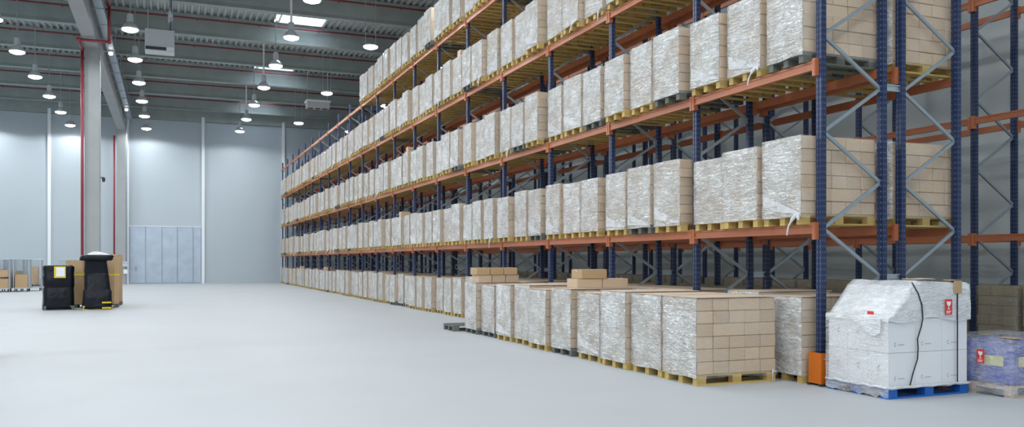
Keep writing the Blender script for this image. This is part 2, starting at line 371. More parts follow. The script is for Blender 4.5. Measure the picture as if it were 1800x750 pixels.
# ------------------------------------------------------------------ high bay lamps
LZ = 10.9
hb = dict(
    rod=MB().tube([(0, 0, 0.62), (0, 0, 2.735)], 0.018, 6).mesh('hanger_rod', M['galv']),
    rodw=MB().tube([(0, 0, 0.62), (0, 0, 2.735)], 0.045, 8).mesh('hanger_rod', M['white']),
    wire=MB().tube([(-0.22, 0, 0.10), (-0.22, 0, 2.735)], 0.012, 5).tube([(0.22, 0, 0.10), (0.22, 0, 2.735)], 0.012, 5).mesh('hanger_wire', M['galv']),
    house=MB().lathe([(0.06, 0.64), (0.12, 0.60), (0.13, 0.32), (0.10, 0.27)], 16).mesh('lamp_housing', M['unit']),
    shade=MB().lathe([(0.10, 0.28), (0.20, 0.22), (0.30, 0.08), (0.33, 0.0), (0.32, 0.0)], 20).mesh('lamp_shade', M['reflector'], smooth=True),
    lens=MB().lathe([(0.16, -0.10), (0.29, -0.05), (0.31, 0.0), (0.30, 0.01)], 20).mesh('lamp_lens', M['glow'], smooth=True),
    disc=MB().lathe([(0.10, 0.12), (0.22, 0.09), (0.28, 0.02), (0.28, 0.0)], 20).mesh('lamp_housing', M['unit']))
sp = bpy.data.lights.new('high_bay_light', 'SPOT'); sp.energy = LAMP_W; sp.color = LAMP_COL
sp.spot_size = math.radians(172); sp.spot_blend = 0.22; sp.shadow_soft_size = 0.28
sp_small = bpy.data.lights.new('small_bay_light', 'SPOT'); sp_small.energy = LAMP_W * 0.5; sp_small.color = LAMP_COL
sp_small.spot_size = math.radians(172); sp_small.spot_blend = 0.22; sp_small.shadow_soft_size = 0.28
def lamp(x, y, kind, label, group):
    t = thing('high_bay_lamp', label, 'lamp', (x, y, LZ), 0, group)
    if kind == 'disc':
        obj('lamp_housing', hb['disc'], t); obj('hanger_wire', hb['wire'], t)
    else:
        obj('lamp_housing', hb['house'], t); obj('lamp_shade', hb['shade'], t)
        obj('hanger_rod', hb['rodw' if kind == 'stem' else 'rod'], t)
    obj('lamp_lens', hb['lens'], t)
    l = obj('lamp_light', sp_small if kind == 'disc' else sp, t, (0, 0, -0.14))
ROWS = [(-16.6, 64.2, 'left wall row'), (-11.4, 64.2, 'aisle'), (-6.2, 64.4, 'l'), (-1.42, 64.0, 'r'), (4.72, 62.8, 'rack'), ]  # first two rows are out of view, added to light the hall
LAB = {-16.6: 'bell-shaped high bay lamp added unseen along the hall side wall', -11.4: 'bell-shaped high bay lamp added over the open side of the hall',
       -6.2: 'bell-shaped high bay lamp in the row beyond the roof girder', -1.42: 'bell-shaped high bay lamp in the row beside the cable tray'}
for x, y0, _ in ROWS:
    for j in range(19):  # rearmost lamps sit unseen behind the camera, added to brighten camera-facing sides
        y = y0 - 5.42 * j
        if x > 4:
            kind = 'stem' if j % 2 else 'bell'
            lab = ('high bay lamp on a thick white stem near skylights, %s from the end wall' if j % 2 else 'high bay lamp on a thin rod near skylights, %s from the end wall') % ORD[j]
            lamp(x, y, kind, lab, 'skylight row lamps on stems' if j % 2 else 'skylight row lamps on rods')
        else:
            lamp(x, y, 'bell', LAB[x] + ', %s from end wall' % ORD[j], LAB[x][25:])
for j in range(6):
    lamp(8.1, 57.6 - 10.84 * j, 'disc', 'flat disc lamp on two wires above the tall rack, %s from end wall' % ORD[j], 'disc lamps above the rack')
for j in range(6):  # invented row, added to light the narrow aisle and side wall
    lamp(12.0, 60 - 10.84 * j, 'disc', 'added flat disc lamp on two wires above the narrow aisle, %s from end wall' % ORD[j], 'added disc lamps above the narrow aisle')

# ------------------------------------------------------------------ racks
PITCH, Y0 = 2.8, 8.645
LEV = [2.042, 4.19, 6.34, 8.43]
PTOP = 8.98
pp = [(-0.04, -0.05), (-0.04, -0.018), (-0.03, -0.012), (-0.03, 0.012), (-0.04, 0.018), (-0.04, 0.05), (0.04, 0.05), (0.04, 0.03), (0.05, 0.03), (0.05, -0.03), (0.04, -0.03), (0.04, -0.05)]
post_m = MB().prism(pp[::-1], 0.008, PTOP).mesh('upright_post', M['post'])
post_b = MB().prism([(-x, y) for x, y in pp], 0.008, PTOP).mesh('upright_post', M['post'])
foot_m = MB().box(-0.08, 0.08, -0.08, 0.08, 0.0, 0.01).mesh('foot_plate', M['post'])
beam_m = MB().prism([(-0.025, 0.06), (0.025, 0.06), (0.025, 2.74), (-0.025, 2.74)], -0.06, 0.06)
beam_m.box(-0.035, -0.025, 0.06, 2.74, 0.035, 0.06).box(-0.035, -0.025, 0.06, 2.74, -0.06, -0.035)
beam_m = beam_m.mesh('beam', M['orange'])
conn_m = MB().box(-0.045, 0.03, -0.03, 0.03, -0.14, 0.09).box(-0.05, -0.045, -0.02, 0.0, -0.11, 0.06).mesh('end_connector', M['orange'])
spacer_m = MB().box(-0.124, 0.124, -0.012, 0.012, -0.045, 0.045).box(-0.124, 0.124, -0.03, -0.012, 0.03, 0.045).box(-0.124, 0.124, -0.03, -0.012, -0.045, -0.03).mesh('row_spacer', M['galv'])
def brace_mesh(x0, z0, x1, z1):
    d = Vector((x1 - x0, 0, z1 - z0)); L_ = d.length; u = d / L_; n = Vector((-u.z, 0, u.x))
    b = MB()
    a = Vector((x0, 0, z0)); e = Vector((x1, 0, z1)); w = 0.022
    for ya, yb, wa, wb_ in ((-0.015, -0.011, -w, w), (-0.011, 0.018, w - 0.005, w), (-0.011, 0.018, -w, -w + 0.005)):
        p = [q + n * k + Vector((0, y, 0)) for y in (ya, yb) for q in (a, e) for k in (wa, wb_)]
        b.add(p, [(0, 1, 3, 2), (4, 6, 7, 5), (0, 2, 6, 4), (1, 5, 7, 3), (0, 4, 5, 1), (2, 3, 7, 6)])
    return b.mesh('diagonal_brace', M['brace'])
DEPTH = 1.05
def zig(mirror):
    out = []; z = 0.15; front = True; zs = [0.14, 0.78] + [0.78 + 0.635 * i for i in range(1, 13)]
    for i in range(len(zs) - 1):
        a, b_ = (0.03, DEPTH - 0.03) if i % 2 else (DEPTH - 0.03, 0.03)
        if mirror: a, b_ = DEPTH - a, DEPTH - b_
        out.append(brace_mesh(a, zs[i], b_, zs[i + 1]))
    return out
ZIGA, ZIGB = zig(False), zig(True)
def rack(x, ks, label, mirror, spacers=False, dy=0.0):
    t = thing('pallet_rack', label, 'rack', (x, dy, 0))
    for k in ks:
        y = Y0 + PITCH * k
        for px_, me in ((0.0, post_m), (DEPTH, post_b)):
            p = obj('upright_post', me, t, (px_, y, 0)); obj('foot_plate', foot_m, p)
        for bm in (ZIGB if mirror else ZIGA): obj('diagonal_brace', bm, t, (0, y, 0))
        if spacers:
            for z in (1.40, 3.98, 6.5): obj('row_spacer', spacer_m, t, (DEPTH + 0.18, y, z))
        if k == ks[-1]: continue
        for z in LEV:
            for bxo, s_ in ((-0.05, 1), (DEPTH + 0.05, -1)):
                b = obj('beam', beam_m, t, (bxo, y, z), 0, (s_, 1, 1))
                for cy in (0.035, 2.765): obj('end_connector', conn_m, b, (0, cy, 0))
    return t
RA, RB, RC = 7.92, 9.31, 13.75
rack(RA, range(21), 'tall blue and orange pallet rack filled with film-wrapped carton pallets', False, True)
rack(RB, range(21), 'mostly empty blue and orange pallet rack back to back with the full rack', True)
rack(RC, range(21), 'empty blue and orange pallet rack along the grey side wall', False, False, -0.36)

# ------------------------------------------------------------------ pallets and carton loads
LD, LW = 1.26, 0.765         # depth away from the aisle, width along the aisle
unit_m = MB().box(-0.5, 0.5, -0.5, 0.5, -0.5, 0.5)
def chamfer_cube():
    c = 0.47; h = 0.5; b = MB()
    vs_ = []; 
    for sx_ in (-1, 1):
        for sy_ in (-1, 1):
            for sz_ in (-1, 1):
                vs_ += [(sx_ * h, sy_ * c, sz_ * c), (sx_ * c, sy_ * h, sz_ * c), (sx_ * c, sy_ * c, sz_ * h)]
    idx = lambda a, b2, c2, k: ((a * 2 + b2) * 2 + c2) * 3 + k
    f = []
    for s_ in (0, 1):
        q = [idx(s_, 0, 0, 0), idx(s_, 1, 0, 0), idx(s_, 1, 1, 0), idx(s_, 0, 1, 0)]; f.append(tuple(q if s_ else q[::-1]))
        q = [idx(0, s_, 0, 1), idx(0, s_, 1, 1), idx(1, s_, 1, 1), idx(1, s_, 0, 1)]; f.append(tuple(q if s_ else q[::-1]))
        q = [idx(0, 0, s_, 2), idx(1, 0, s_, 2), idx(1, 1, s_, 2), idx(0, 1, s_, 2)]; f.append(tuple(q if s_ else q[::-1]))
    for a in (0, 1):
        for b2 in (0, 1):
            f.append((idx(a, b2, 0, 0), idx(a, b2, 1, 0), idx(a, b2, 1, 1), idx(a, b2, 0, 1)))
            f.append((idx(a, 0, b2, 0), idx(a, 1, b2, 0), idx(a, 1, b2, 2), idx(a, 0, b2, 2)))
            f.append((idx(0, a, b2, 1), idx(1, a, b2, 1), idx(1, a, b2, 2), idx(0, a, b2, 2)))
    for a in (0, 1):
        for b2 in (0, 1):
            for c2 in (0, 1): f.append((idx(a, b2, c2, 0), idx(a, b2, c2, 1), idx(a, b2, c2, 2)))
    b.add(vs_, f); return b
CART = {k: chamfer_cube().mesh('carton', M[k]) for k in ('carton', 'kraft', 'dkraft', 'wcarton')}
PALLET_SHAPES = {}
def pallet_pieces(D=LD, Wd=LW):
    bl = []; xs_ = (0.05, D / 2, D - 0.05); ys_ = (-Wd / 2 + 0.05, 0, Wd / 2 - 0.05)
    blocks = [(x, y, 0.061) for x in (0.072, D / 2, D - 0.072) for y in (-Wd / 2 + 0.05, 0, Wd / 2 - 0.05)]
    bots = [(y, 0.10) for y in ys_]
    decks = [(-Wd / 2 + 0.0725, 0.145), (-Wd / 4 + 0.012, 0.10), (0, 0.145), (Wd / 4 - 0.012, 0.10), (Wd / 2 - 0.0725, 0.145)]
    return blocks, bots, decks
pm_cache = {}
def add_pallet(parent, matk, near, D=LD, Wd=LW):
    key = (matk, near, D, Wd)
    if key not in pm_cache:
        blocks, bots, decks = pallet_pieces(D, Wd)
        st = MB()
        if not near:
            for x in (0.0, D / 2 - 0.0725, D - 0.145): st.box(x, x + 0.145, -Wd / 2, Wd / 2, 0.1, 0.122)
        if near:
            pm_cache[key] = (MB().box(0, 0.145, -Wd / 2, Wd / 2, 0.1, 0.122).mesh('stringer_board', M[matk]), MB().box(-0.07, 0.07, -0.05, 0.05, -0.039, 0.039).mesh('block', M[matk]),
                             {w: MB().box(0, D, -w / 2, w / 2, 0, 0.022).mesh('board', M[matk]) for w in (0.10, 0.145)})
        else:
            for x, y, z in blocks: st.box(x - 0.07, x + 0.07, y - 0.05, y + 0.05, 0.022, 0.1)
            for y, w in bots: st.box(0, D, y - w / 2, y + w / 2, 0, 0.022)
            for y, w in decks: st.box(0, D, y - w / 2, y + w / 2, 0.122, 0.144)
            pm_cache[key] = st.mesh('pallet', M[matk])
    c = pm_cache[key]
    if not near: return obj('pallet', c, parent)
    p = obj('pallet', None, parent)
    for x in (0.0, D / 2 - 0.0725, D - 0.145): obj('stringer_board', c[0], p, (x, 0, 0))
    blocks, bots, decks = pallet_pieces(D, Wd)
    for q in blocks: obj('block', c[1], p, q)
    for y, w in bots: obj('bottom_board', c[2][w], p, (0, y, 0))
    for y, w in decks: obj('deck_board', c[2][w], p, (0, y, 0.122))
    return p

VAR = [(6, 0.165), (6, 0.172), (6, 0.158), (7, 0.148), (6, 0.168), (5, 0.19)]
def carton_layout(v, rnd, ring=True, D=LD, Wd=LW):
    n, h = VAR[v]; z = 0.144; out = []
    for l in range(n):
        dep = [[.2] * 5, [.2] * 5, [.2, .2, .4, .2], [.2, .4, .2, .2]][(l * 2 + v) % 4 if l % 3 == 2 else (0 if l % 2 == 0 else (v + l) % 4)]
        wid = [[.36, .30, .34], [.5, .5], [.33, .34, .33], [.30, .38, .32]][(l + v) % 4]
        jx, jy = rnd.uniform(-.008, .008), rnd.uniform(-.008, .008)
        x = 0.0
        for i, a in enumerate(dep):
            y = -Wd / 2
            for j, b_ in enumerate(wid):
                if not ring or l == n - 1 or i in (0, len(dep) - 1) or j in (0, len(wid) - 1):
                    out.append((x + a * D / 2 + jx + rnd.uniform(-.004, .004), y + b_ * Wd / 2 + jy + rnd.uniform(-.004, .004), z + h / 2,
                                a * D - 0.005, b_ * Wd - 0.005, h - 0.004))
                y += b_ * Wd
            x += a * D
        z += h
    return out
def stack_mesh(v, k='carton'):
    b = MB(); r = random.Random(100 + v)
    for x, y, z, a, c, h in carton_layout(v, r): b.box(x - a / 2, x + a / 2, y - c / 2, y + c / 2, z - h / 2, z + h / 2)
    return b.mesh('carton_stack', M[k])
STACK = {k: [stack_mesh(v, k) for v in range(len(VAR))] for k in ('carton', 'dkraft')}
def film_mesh(v, mats, seed, D=LD, Wd=LW, low=0.10, bulge=0.010):
    n, h = VAR[v]; top = 0.144 + n * h; b = MB()
    loop = []; NX, NY = 12, 9; e = 0.017
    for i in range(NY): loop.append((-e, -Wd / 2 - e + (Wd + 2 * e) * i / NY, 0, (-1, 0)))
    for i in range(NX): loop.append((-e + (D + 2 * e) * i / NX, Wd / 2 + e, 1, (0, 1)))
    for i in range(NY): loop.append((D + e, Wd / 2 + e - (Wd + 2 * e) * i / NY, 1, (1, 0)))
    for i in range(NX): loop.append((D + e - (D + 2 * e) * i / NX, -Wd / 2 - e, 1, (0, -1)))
    m_ = len(loop); rows = n * 3 + 2; vs_ = []
    for r in range(rows + 1):
        z = low + (top + 0.004 - low) * r / rows
        ph = ((z - 0.144) / h) % 1.0
        for x, y, s_, nn in loop:
            w = bulge * (0.35 + 0.65 * math.sin(math.pi * ph)) + 0.010 * mnoise.noise(Vector((x * 5 + seed * 9, y * 5, z * 7)))
            w = max(w, -0.002)
            vs_.append((x + nn[0] * w, y + nn[1] * w, z + 0.018 * mnoise.noise(Vector((x * 3, y * 3 + seed * 7, 1))) * (1 if r == 0 else 0)))
    fs = []; mi = []
    for r in range(rows):
        for i in range(m_):
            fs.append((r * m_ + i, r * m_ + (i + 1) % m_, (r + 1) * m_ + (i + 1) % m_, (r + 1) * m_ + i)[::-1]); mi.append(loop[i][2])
    # film folded a little way over the top edge
    base = rows * m_; k0 = len(vs_)
    for x, y, s_, nn in loop:
        cx, cy = x - D / 2, y; vs_.append((D / 2 + cx * 0.86, cy * 0.80, top + 0.006))
    for i in range(m_):
        fs.append((base + i, base + (i + 1) % m_, k0 + (i + 1) % m_, k0 + i)[::-1]); mi.append(1)
    b.v = vs_; b.f = fs; b.mi = mi
    return b.mesh('stretch_film', *mats, smooth=True)
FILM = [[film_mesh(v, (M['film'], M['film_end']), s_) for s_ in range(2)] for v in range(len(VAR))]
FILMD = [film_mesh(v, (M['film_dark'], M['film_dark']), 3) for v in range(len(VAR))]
sheet_m = MB().box(-0.02, LD + 0.02, -LW / 2 - 0.02, LW / 2 + 0.02, 0, 0.008).mesh('top_sheet', M['sheet'])
def tail_mesh(seed):
    r = random.Random(seed); b = MB()
    for q in range(2):
        pts = []; p = Vector((-0.03, 0, 0)); d = Vector((-0.04 + r.uniform(-.02, .02), r.uniform(-.05, .05), -0.03))
        for k in range(7):
            pts.append(p.copy()); p = p + d * (0.75 if q == 0 else 0.45); d = d * 0.8 + Vector((r.uniform(-.012, .010), r.uniform(-.025, .025), -0.022 if q == 0 else r.uniform(-.012, .006)))
        b.tube(pts, [0.035 * (1 - 0.12 * k) * r.uniform(.6, 1.1) for k in range(7)], 6)
    return b.mesh('film_tail', M['film_tail'], smooth=True)
TAILS = [tail_mesh(s_) for s_ in range(4)]
flap_m = []
for s_ in range(3):
    b = MB(); r = random.Random(50 + s_); n = 8; vs_ = []
    for i in range(n + 1):
        for j in range(5):
            t_ = i / n; w = 0.03 + 0.17 * t_
            vs_.append((-0.024 - 0.016 * abs(mnoise.noise(Vector((i * .7, j * .9, s_ * 5)))), 0.36 - 0.72 * (1 - t_), 0.13 + w * j / 4 + 0.10 * t_ * (1 if s_ != 1 else 0.4)))
    b.add(vs_, [(i * 5 + j, i * 5 + j + 1, (i + 1) * 5 + j + 1, (i + 1) * 5 + j) for i in range(n) for j in range(4)])
    flap_m.append(b.mesh('film_flap', M['film_tail'], smooth=True))

LOAD_N = [0]
def load(x, y, z, label, near=False, v=None, rz=None, group=None, sheet=False, dark=False, wood=None, rnd=random, tail=None, flap=None):
    LOAD_N[0] += 1
    v = rnd.choice([0, 0, 1, 2, 3, 4, 4, 5]) if v is None else v
    rz = rnd.uniform(-0.022, 0.022) if rz is None else rz
    t = thing('carton_pallet', label, 'pallet load', (x, y, z), rz, group)
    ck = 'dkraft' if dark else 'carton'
    add_pallet(t, wood or ('dwood' if rnd.random() < 0.13 else 'wood'), near)
    if near:
        for cx, cy, cz, a, c, h in carton_layout(v, rnd): obj('carton', CART[ck], t, (cx, cy, cz), 0, (a, c, h))
    else:
        o = obj('carton_stack', STACK[ck][v], t); o['kind'] = 'stuff'
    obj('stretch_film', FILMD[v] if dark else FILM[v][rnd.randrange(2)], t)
    top = 0.144 + VAR[v][0] * VAR[v][1]
    if sheet: obj('top_sheet', sheet_m, t, (0, 0, top + 0.008))
    if tail is not None: obj('film_tail', TAILS[tail], t, (0, -LW / 2 + 0.02, 0.13))
    if flap is not None: obj('film_flap', flap_m[flap], t)
    return t, z + top

RX = RA - 0.17      # loads overhang the front beams a little
LEVN = ['first', 'second', 'third', 'fourth']
POSN = ['guard-end', 'middle', 'door-end']
rl = random.Random(21)
TOPPED = []
for lv in range(-1, 4):
    z = 0.0 if lv < 0 else LEV[lv] + 0.061
    for k in range(20):
        if lv == 3 and k > 9: continue
        for p in range(3):
            if lv == 3 and k == 9 and p == 2: pass
            y = Y0 + PITCH * (k + 0.5) + (p - 1) * 0.885 + rl.uniform(-0.016, 0.016)
            near = (k <= 3 and lv in (0, 1)) or (lv == 2 and 2 <= k <= 4) or (lv == -1 and k == 0 and p == 0)
            if (lv, k, p) == (-1, 0, 0): y += 0.045
            where = 'on floor under rack' if lv < 0 else '%s beam level' % LEVN[lv]
            lab = '%s film-wrapped carton pallet in %s rack bay from orange guard, %s' % (POSN[p], ORD[k], where)
            tl_ = None; fl = None
            if lv >= 0 and rl.random() < 0.12: tl_ = rl.randrange(4)
            if lv >= 0 and rl.random() < 0.4: fl = rl.randrange(3)
            if (lv, k, p) == (0, 0, 0): tl_, fl = 1, 0
            vv = {(0, 0, 0): 1, (0, 0, 1): 0, (0, 0, 2): 2, (-1, 0, 0): 0}.get((lv, k, p))
            t, tz = load(RX + rl.uniform(-0.07, 0.06), y, z, lab, near, vv, None, 'wrapped carton pallets in the tall rack', lv < 0, rnd=rl, tail=tl_, flap=fl)
            if not (lv == 0 and k == 0): t.scale = (1, rl.uniform(0.90, 1.0), 1)
            if (lv, k, p) in ((0, 7, 1), (2, 5, 0), (-1, 16, 1), (-1, 13, 0), (1, 7, 0)):
                TOPPED.append((t.location.x + 0.22, y, tz + (0.020 if lv < 0 else 0.010), '%s bay from orange guard, %s' % (ORD[k], 'floor pallet' if lv < 0 else LEVN[lv] + ' level')))
# rack behind: two loads on beams, darker loads on the floor
for lv, k in ((0, 0), (1, 0)):
    for p in range(2):
        load(RB - 0.02, Y0 + 1.4 + (p - 1) * 0.9, LEV[lv] + 0.061, '%s film-wrapped carton pallet on %s beam level of the mostly empty rack' % (POSN[p], LEVN[lv]), p == 0, 1, 0.0, 'pallets in the mostly empty rack', rnd=rl)
for k in range(0, 12):
    for p in range(3):
        load(RB - 0.02, Y0 + PITCH * (k + 0.5) + (p - 1) * 0.9, 0, '%s dull carton pallet on floor under mostly empty rack, %s bay from orange guard' % (POSN[p], ORD[k]), False, 0, None,
             'dull pallets under the mostly empty rack', False, True, rnd=rl)
for k in range(0, 9):
    for p in range(3):
        near = k == 0 or (k == 1 and p == 0)
        load(RC - 0.1, Y0 - 0.36 + PITCH * (k + 0.5) + (p - 1) * 0.88, 0, '%s brown carton pallet on floor against grey side wall, %s rack bay' % (POSN[p], ORD[k]), near, 1, None,
             'brown pallets along the side wall', False, True, rnd=rl)

# row of pallets standing out on the floor in front of the rack
ROW = [9.14, 10.02, 10.9, 11.82, 12.8, 13.72, 14.64, 15.55, 16.5, 17.45]
tops = []
for i, y in enumerate(ROW):
    lab = 'film-wrapped carton pallet on the open floor in front of rack, %s from the clear-faced end pallet' % ORD[i] if i else 'clear-faced carton pallet at the end of the floor row beside the rack'
    if i: lab = 'film-wrapped carton pallet in floor row before rack, %s counted from clear-faced end' % ORD[i]
    t, tz = load(6.33 + [0, .02, -.03, .03, 0, -.04, .05, .02, .04, -0.02][i], y + LW / 2, 0.0, lab, True, [0, 0, 4, 2, 0, 2, 4, 0, 2, 0][i], [0, .01, -.012, .0, .01, 0, -.01, 0.01, 0, 0][i],
                 'carton pallets in the floor row', True, wood='dwood' if i in (4, 8, 9) else 'wood', rnd=rl, flap=(i % 3 if i in (3, 7) else None))
    if i == 0:
        obj('film_tail', TAILS[2], t, (LD - 0.06, -LW / 2 - 0.01, 0.16), 1.6, (.5, .5, .5))
    tops.append(tz + 0.016)
# spare dark pallet ends jutting out beside the last pallet of the row
t = thing('empty_pallet', 'empty weathered dark pallet jutting out at the end of the floor row', 'pallet', (6.08, 18.78, 0))
add_pallet(t, 'dwood', True)
t = thing('loose_carton_base', 'x', 'x'); bpy.data.objects.remove(t)
def carton_thing(x, y, z, a, c, h, lab, k='kraft', rz=0.0, group=None):
    t = thing('loose_carton', lab, 'carton', (x, y, z), rz, group)
    obj('carton_body', CART[k], t, (0, 0, h / 2), 0, (a, c, h))
    obj('tape', MB().box(-a / 2 - 0.002, a / 2 + 0.002, -0.025, 0.025, h, h + 0.002).box(-a / 2 - 0.003, -a / 2, -0.025, 0.025, h * 0.7, h + 0.002).box(a / 2, a / 2 + 0.003, -0.025, 0.025, h * 0.7, h + 0.002).mesh('tape', M['sheet']), t)
    return t
def pile(x0, y, zb, n1, n2, w, d, h, name, off):
    for i in range(n1): carton_thing(x0 + w * (i + .5), y, zb, w - .01, d, h - .003, 'brown loose carton in lower layer of the %s' % name, 'carton', 0, 'lower cartons of the ' + name)
    for i in range(n2): carton_thing(x0 + off + w * (i + .5), y - 0.02, zb + h, w - .01, d, h - .003, 'brown loose carton in upper layer of the %s' % name, 'kraft', 0, 'upper cartons of the ' + name)
pile(6.36, 17.72, tops[9], 3, 3, 0.33, 0.42, 0.165, 'carton pile nearest the dark pallet', -0.05)
pile(6.58, 13.3, max(tops[4:6]) , 2, 1, 0.52, 0.40, 0.165, 'carton pile farther from the dark pallet', 0.08)

for x, y, z, w_ in TOPPED:
    carton_thing(x, y, z, 0.36, 0.26, 0.2, 'single brown carton lying atop wrapped pallet, ' + w_, 'carton')
# ------------------------------------------------------------------ orange post guard
t = thing('post_guard', 'orange steel guard around the foot of the end rack post', 'post guard', (RA - 0.01, Y0 - 0.02, 0))
b = MB(); o_, i_ = 0.115, 0.105
b.prism([(-o_, -o_), (o_, -o_), (o_, -i_), (-i_, -i_), (-i_, i_), (o_, i_), (o_, o_), (-o_, o_)][::1], 0.03, 0.43)
obj('guard_shell', b.mesh('guard_shell', M['guard']), t)
obj('guard_foot', MB().box(-0.13, 0.11, -0.13, -0.085, 0, 0.03).box(-0.13, 0.11, 0.085, 0.13, 0, 0.03).mesh('guard_foot', M['dark']), t)
for y in (-0.118, 0.118): obj('bolt', MB().lathe([(0.012, 0), (0.012, 0.012)], 6).mesh('bolt', M['galv']), t, (-0.06, y, 0.35))

# ------------------------------------------------------------------ white wrapped pallet
def rounded(b, x0, x1, y0, y1, z0, z1, r, seg=4, mi=0, foot=.93):
    poly = []
    for cx, cy, a0 in ((x1 - r, y1 - r, 0), (x0 + r, y1 - r, 90), (x0 + r, y0 + r, 180), (x1 - r, y0 + r, 270)):
        for k in range(seg + 1):
            a = math.radians(a0 + 90 * k / seg); poly.append((cx + r * math.cos(a), cy + r * math.sin(a)))
    n = len(poly); lv = [(z0, foot), (z0 + r * .5, 1), (z1 - r, 1), (z1 - r * .3, .97), (z1, .88)]
    mx_, my_ = (x0 + x1) / 2, (y0 + y1) / 2
    vs_ = [(mx_ + (x - mx_) * s_, my_ + (y - my_) * s_, z) for z, s_ in lv for x, y in poly]
    fs = [(i * n + k, i * n + (k + 1) % n, (i + 1) * n + (k + 1) % n, (i + 1) * n + k) for i in range(len(lv) - 1) for k in range(n)]
    fs += [tuple(range(n - 1, -1, -1)), tuple((len(lv) - 1) * n + k for k in range(n))]
    return b.add(vs_, fs, mi)

def fragile_label(parent, w, h, loc, face):
    """red fragile label with a white wine glass; face: 'y' looks to -Y, 'x' looks to -X"""
    e = obj('fragile_label', None, parent, loc)
    b = MB()
    b.box(-w / 2, w / 2, -0.002, 0, -h / 2, h / 2); red = b
    wht = MB(); y0, y1 = -0.004, -0.002
    def pl(pts): wht.add([(x * w, y0, z * h) for x, z in pts] + [(x * w, y1, z * h) for x, z in pts],
                         [tuple(range(len(pts))), tuple(range(2 * len(pts) - 1, len(pts) - 1, -1))] + [(i, len(pts) + i, len(pts) + (i + 1) % len(pts), (i + 1) % len(pts)) for i in range(len(pts))])
    pl([(-.30, .36), (-.26, .16), (-.06, .04), (.06, .04), (.26, .16), (.30, .36), (.08, .36), (.0, .24), (-.06, .36)])
    pl([(-.045, .05), (-.045, -.12), (.045, -.12), (.045, .05)])
    pl([(-.20, -.12), (-.20, -.16), (.20, -.16), (.20, -.12)])
    for i, zz in enumerate((-.26, -.36)):
        for k in range(6 - i): pl([(-.33 + .11 * k, zz), (-.33 + .11 * k, zz - .06), (-.25 + .11 * k, zz - .06), (-.25 + .11 * k, zz)])
    bpy.data.objects.remove(e)
    o = obj('fragile_label', red.mesh('fragile_label', M['redlab']), parent, loc, 0 if face == 'y' else -math.pi / 2)
    o['label'] = 'red fragile label with white glass symbol'
    obj('glass_symbol', wht.mesh('glass_symbol', M['paper']), o)
    return o

WX, WY, WD, WW = 7.80, 7.42, 1.30, 0.98
t = thing('white_pallet_load', 'white cartons wrapped in film and black straps on a blue pallet', 'pallet load', (WX, WY, 0))
p = obj('pallet', None, t)
for x in (0, WD / 2 - .07, WD - .14): bx('stringer_board', M['bluewood'], (x, x + .14, 0, WW, 0.09, 0.115), p)
for x in (0, WD / 2 - .07, WD - .14):
    for y in (0, WW / 2 - .06, WW - .12): bx('block', M['bluewood'], (x, x + .14, y, y + .12, 0.022, 0.09), p)
for y in (0, WW / 2 - .06, WW - .12): bx('bottom_board', M['bluewood'], (0, WD, y, y + .12, 0, 0.022), p)
for i in range(6): bx('deck_board', M['bluewood'], (0, WD, i * (WW - .13) / 5, i * (WW - .13) / 5 + .13, 0.115, 0.138), p)
CH = 0.40
cres = MB()
for k in range(8):
    a0, a1 = [math.radians(60 + 240 * q / 8) for q in (k, k + 1)]
    cres.add([(math.cos(a) * r_, yy, math.sin(a) * r_ * 1.25) for yy in (-0.002, 0) for a, r_ in ((a0, .016), (a1, .016), (a1, .024), (a0, .024))], [(0, 1, 2, 3), (7, 6, 5, 4), (0, 4, 5, 1), (2, 6, 7, 3)])
cres = cres.mesh('printed_mark', M['ink'])
line = MB()
for k in range(7): line.box(k * .017, k * .017 + .011, -0.002, 0, 0, 0.012 + 0.005 * (k % 2))
line = line.mesh('printed_text', M['ink'])
for l in range(2):
    for i in range(3):
        for j in range(3):
            if i == 1 and j == 1: continue
            w_, d_ = (WD - 0.02) / 3, (WW - 0.02) / 3
            cx, cy = 0.01 + w_ * (i + .5), 0.01 + d_ * (j + .5)
            c = obj('carton', MB().box(-w_ / 2 + .002, w_ / 2 - .002, -d_ / 2 + .002, d_ / 2 - .002, 0.002, CH - .002).box(-w_ / 2 + .05, w_ / 2 - .05, -d_ / 2 + .05, d_ / 2 - .05, CH - .002, CH).mesh('carton', M['wcarton']), t, (cx, cy, 0.138 + CH * l))
            if j == 0:
                obj('printed_mark', cres, c, (-w_ / 2 + 0.11, -d_ / 2, 0.10), 0, (.7, 1, .8)); obj('printed_text', line, c, (-w_ / 2 + 0.15, -d_ / 2, 0.09), 0, (.9, 1, .6))
            if i == 0:
                obj('printed_mark', cres, c, (-w_ / 2, -0.02 , 0.22), -math.pi / 2)
ZT = 0.138 + 2 * CH
# third layer under a loosely draped film: cartons at the back, film sloping to the aisle side
for i in range(2):
    for j in range(3):
        d_ = (WW - 0.02) / 3; w_ = 0.40
        obj('carton', MB().box(-w_ / 2 + .003, w_ / 2 - .003, -d_ / 2 + .003, d_ / 2 - .003, 0.003, 0.40).mesh('carton', M['wcarton']), t, (WD - 0.02 - w_ * (i + .5), 0.01 + d_ * (j + .5), ZT))
b = MB(); prof = [(-0.016, ZT - 0.03), (-0.012, ZT + 0.02), (0.06, ZT + 0.05), (0.20, ZT + 0.20), (0.34, ZT + 0.38), (0.44, ZT + 0.445), (0.70, ZT + 0.43), (0.95, ZT + 0.42), (1.22, ZT + 0.42), (WD + 0.012, ZT + 0.40), (WD + 0.014, ZT + 0.1), (WD + 0.014, ZT - 0.03)]
P2 = []
for a, c in zip(prof[:-1], prof[1:]):
    for q in range(3): P2.append((a[0] + (c[0] - a[0]) * q / 3, a[1] + (c[1] - a[1]) * q / 3))
P2.append(prof[-1]); NYs = 14
vs_ = []
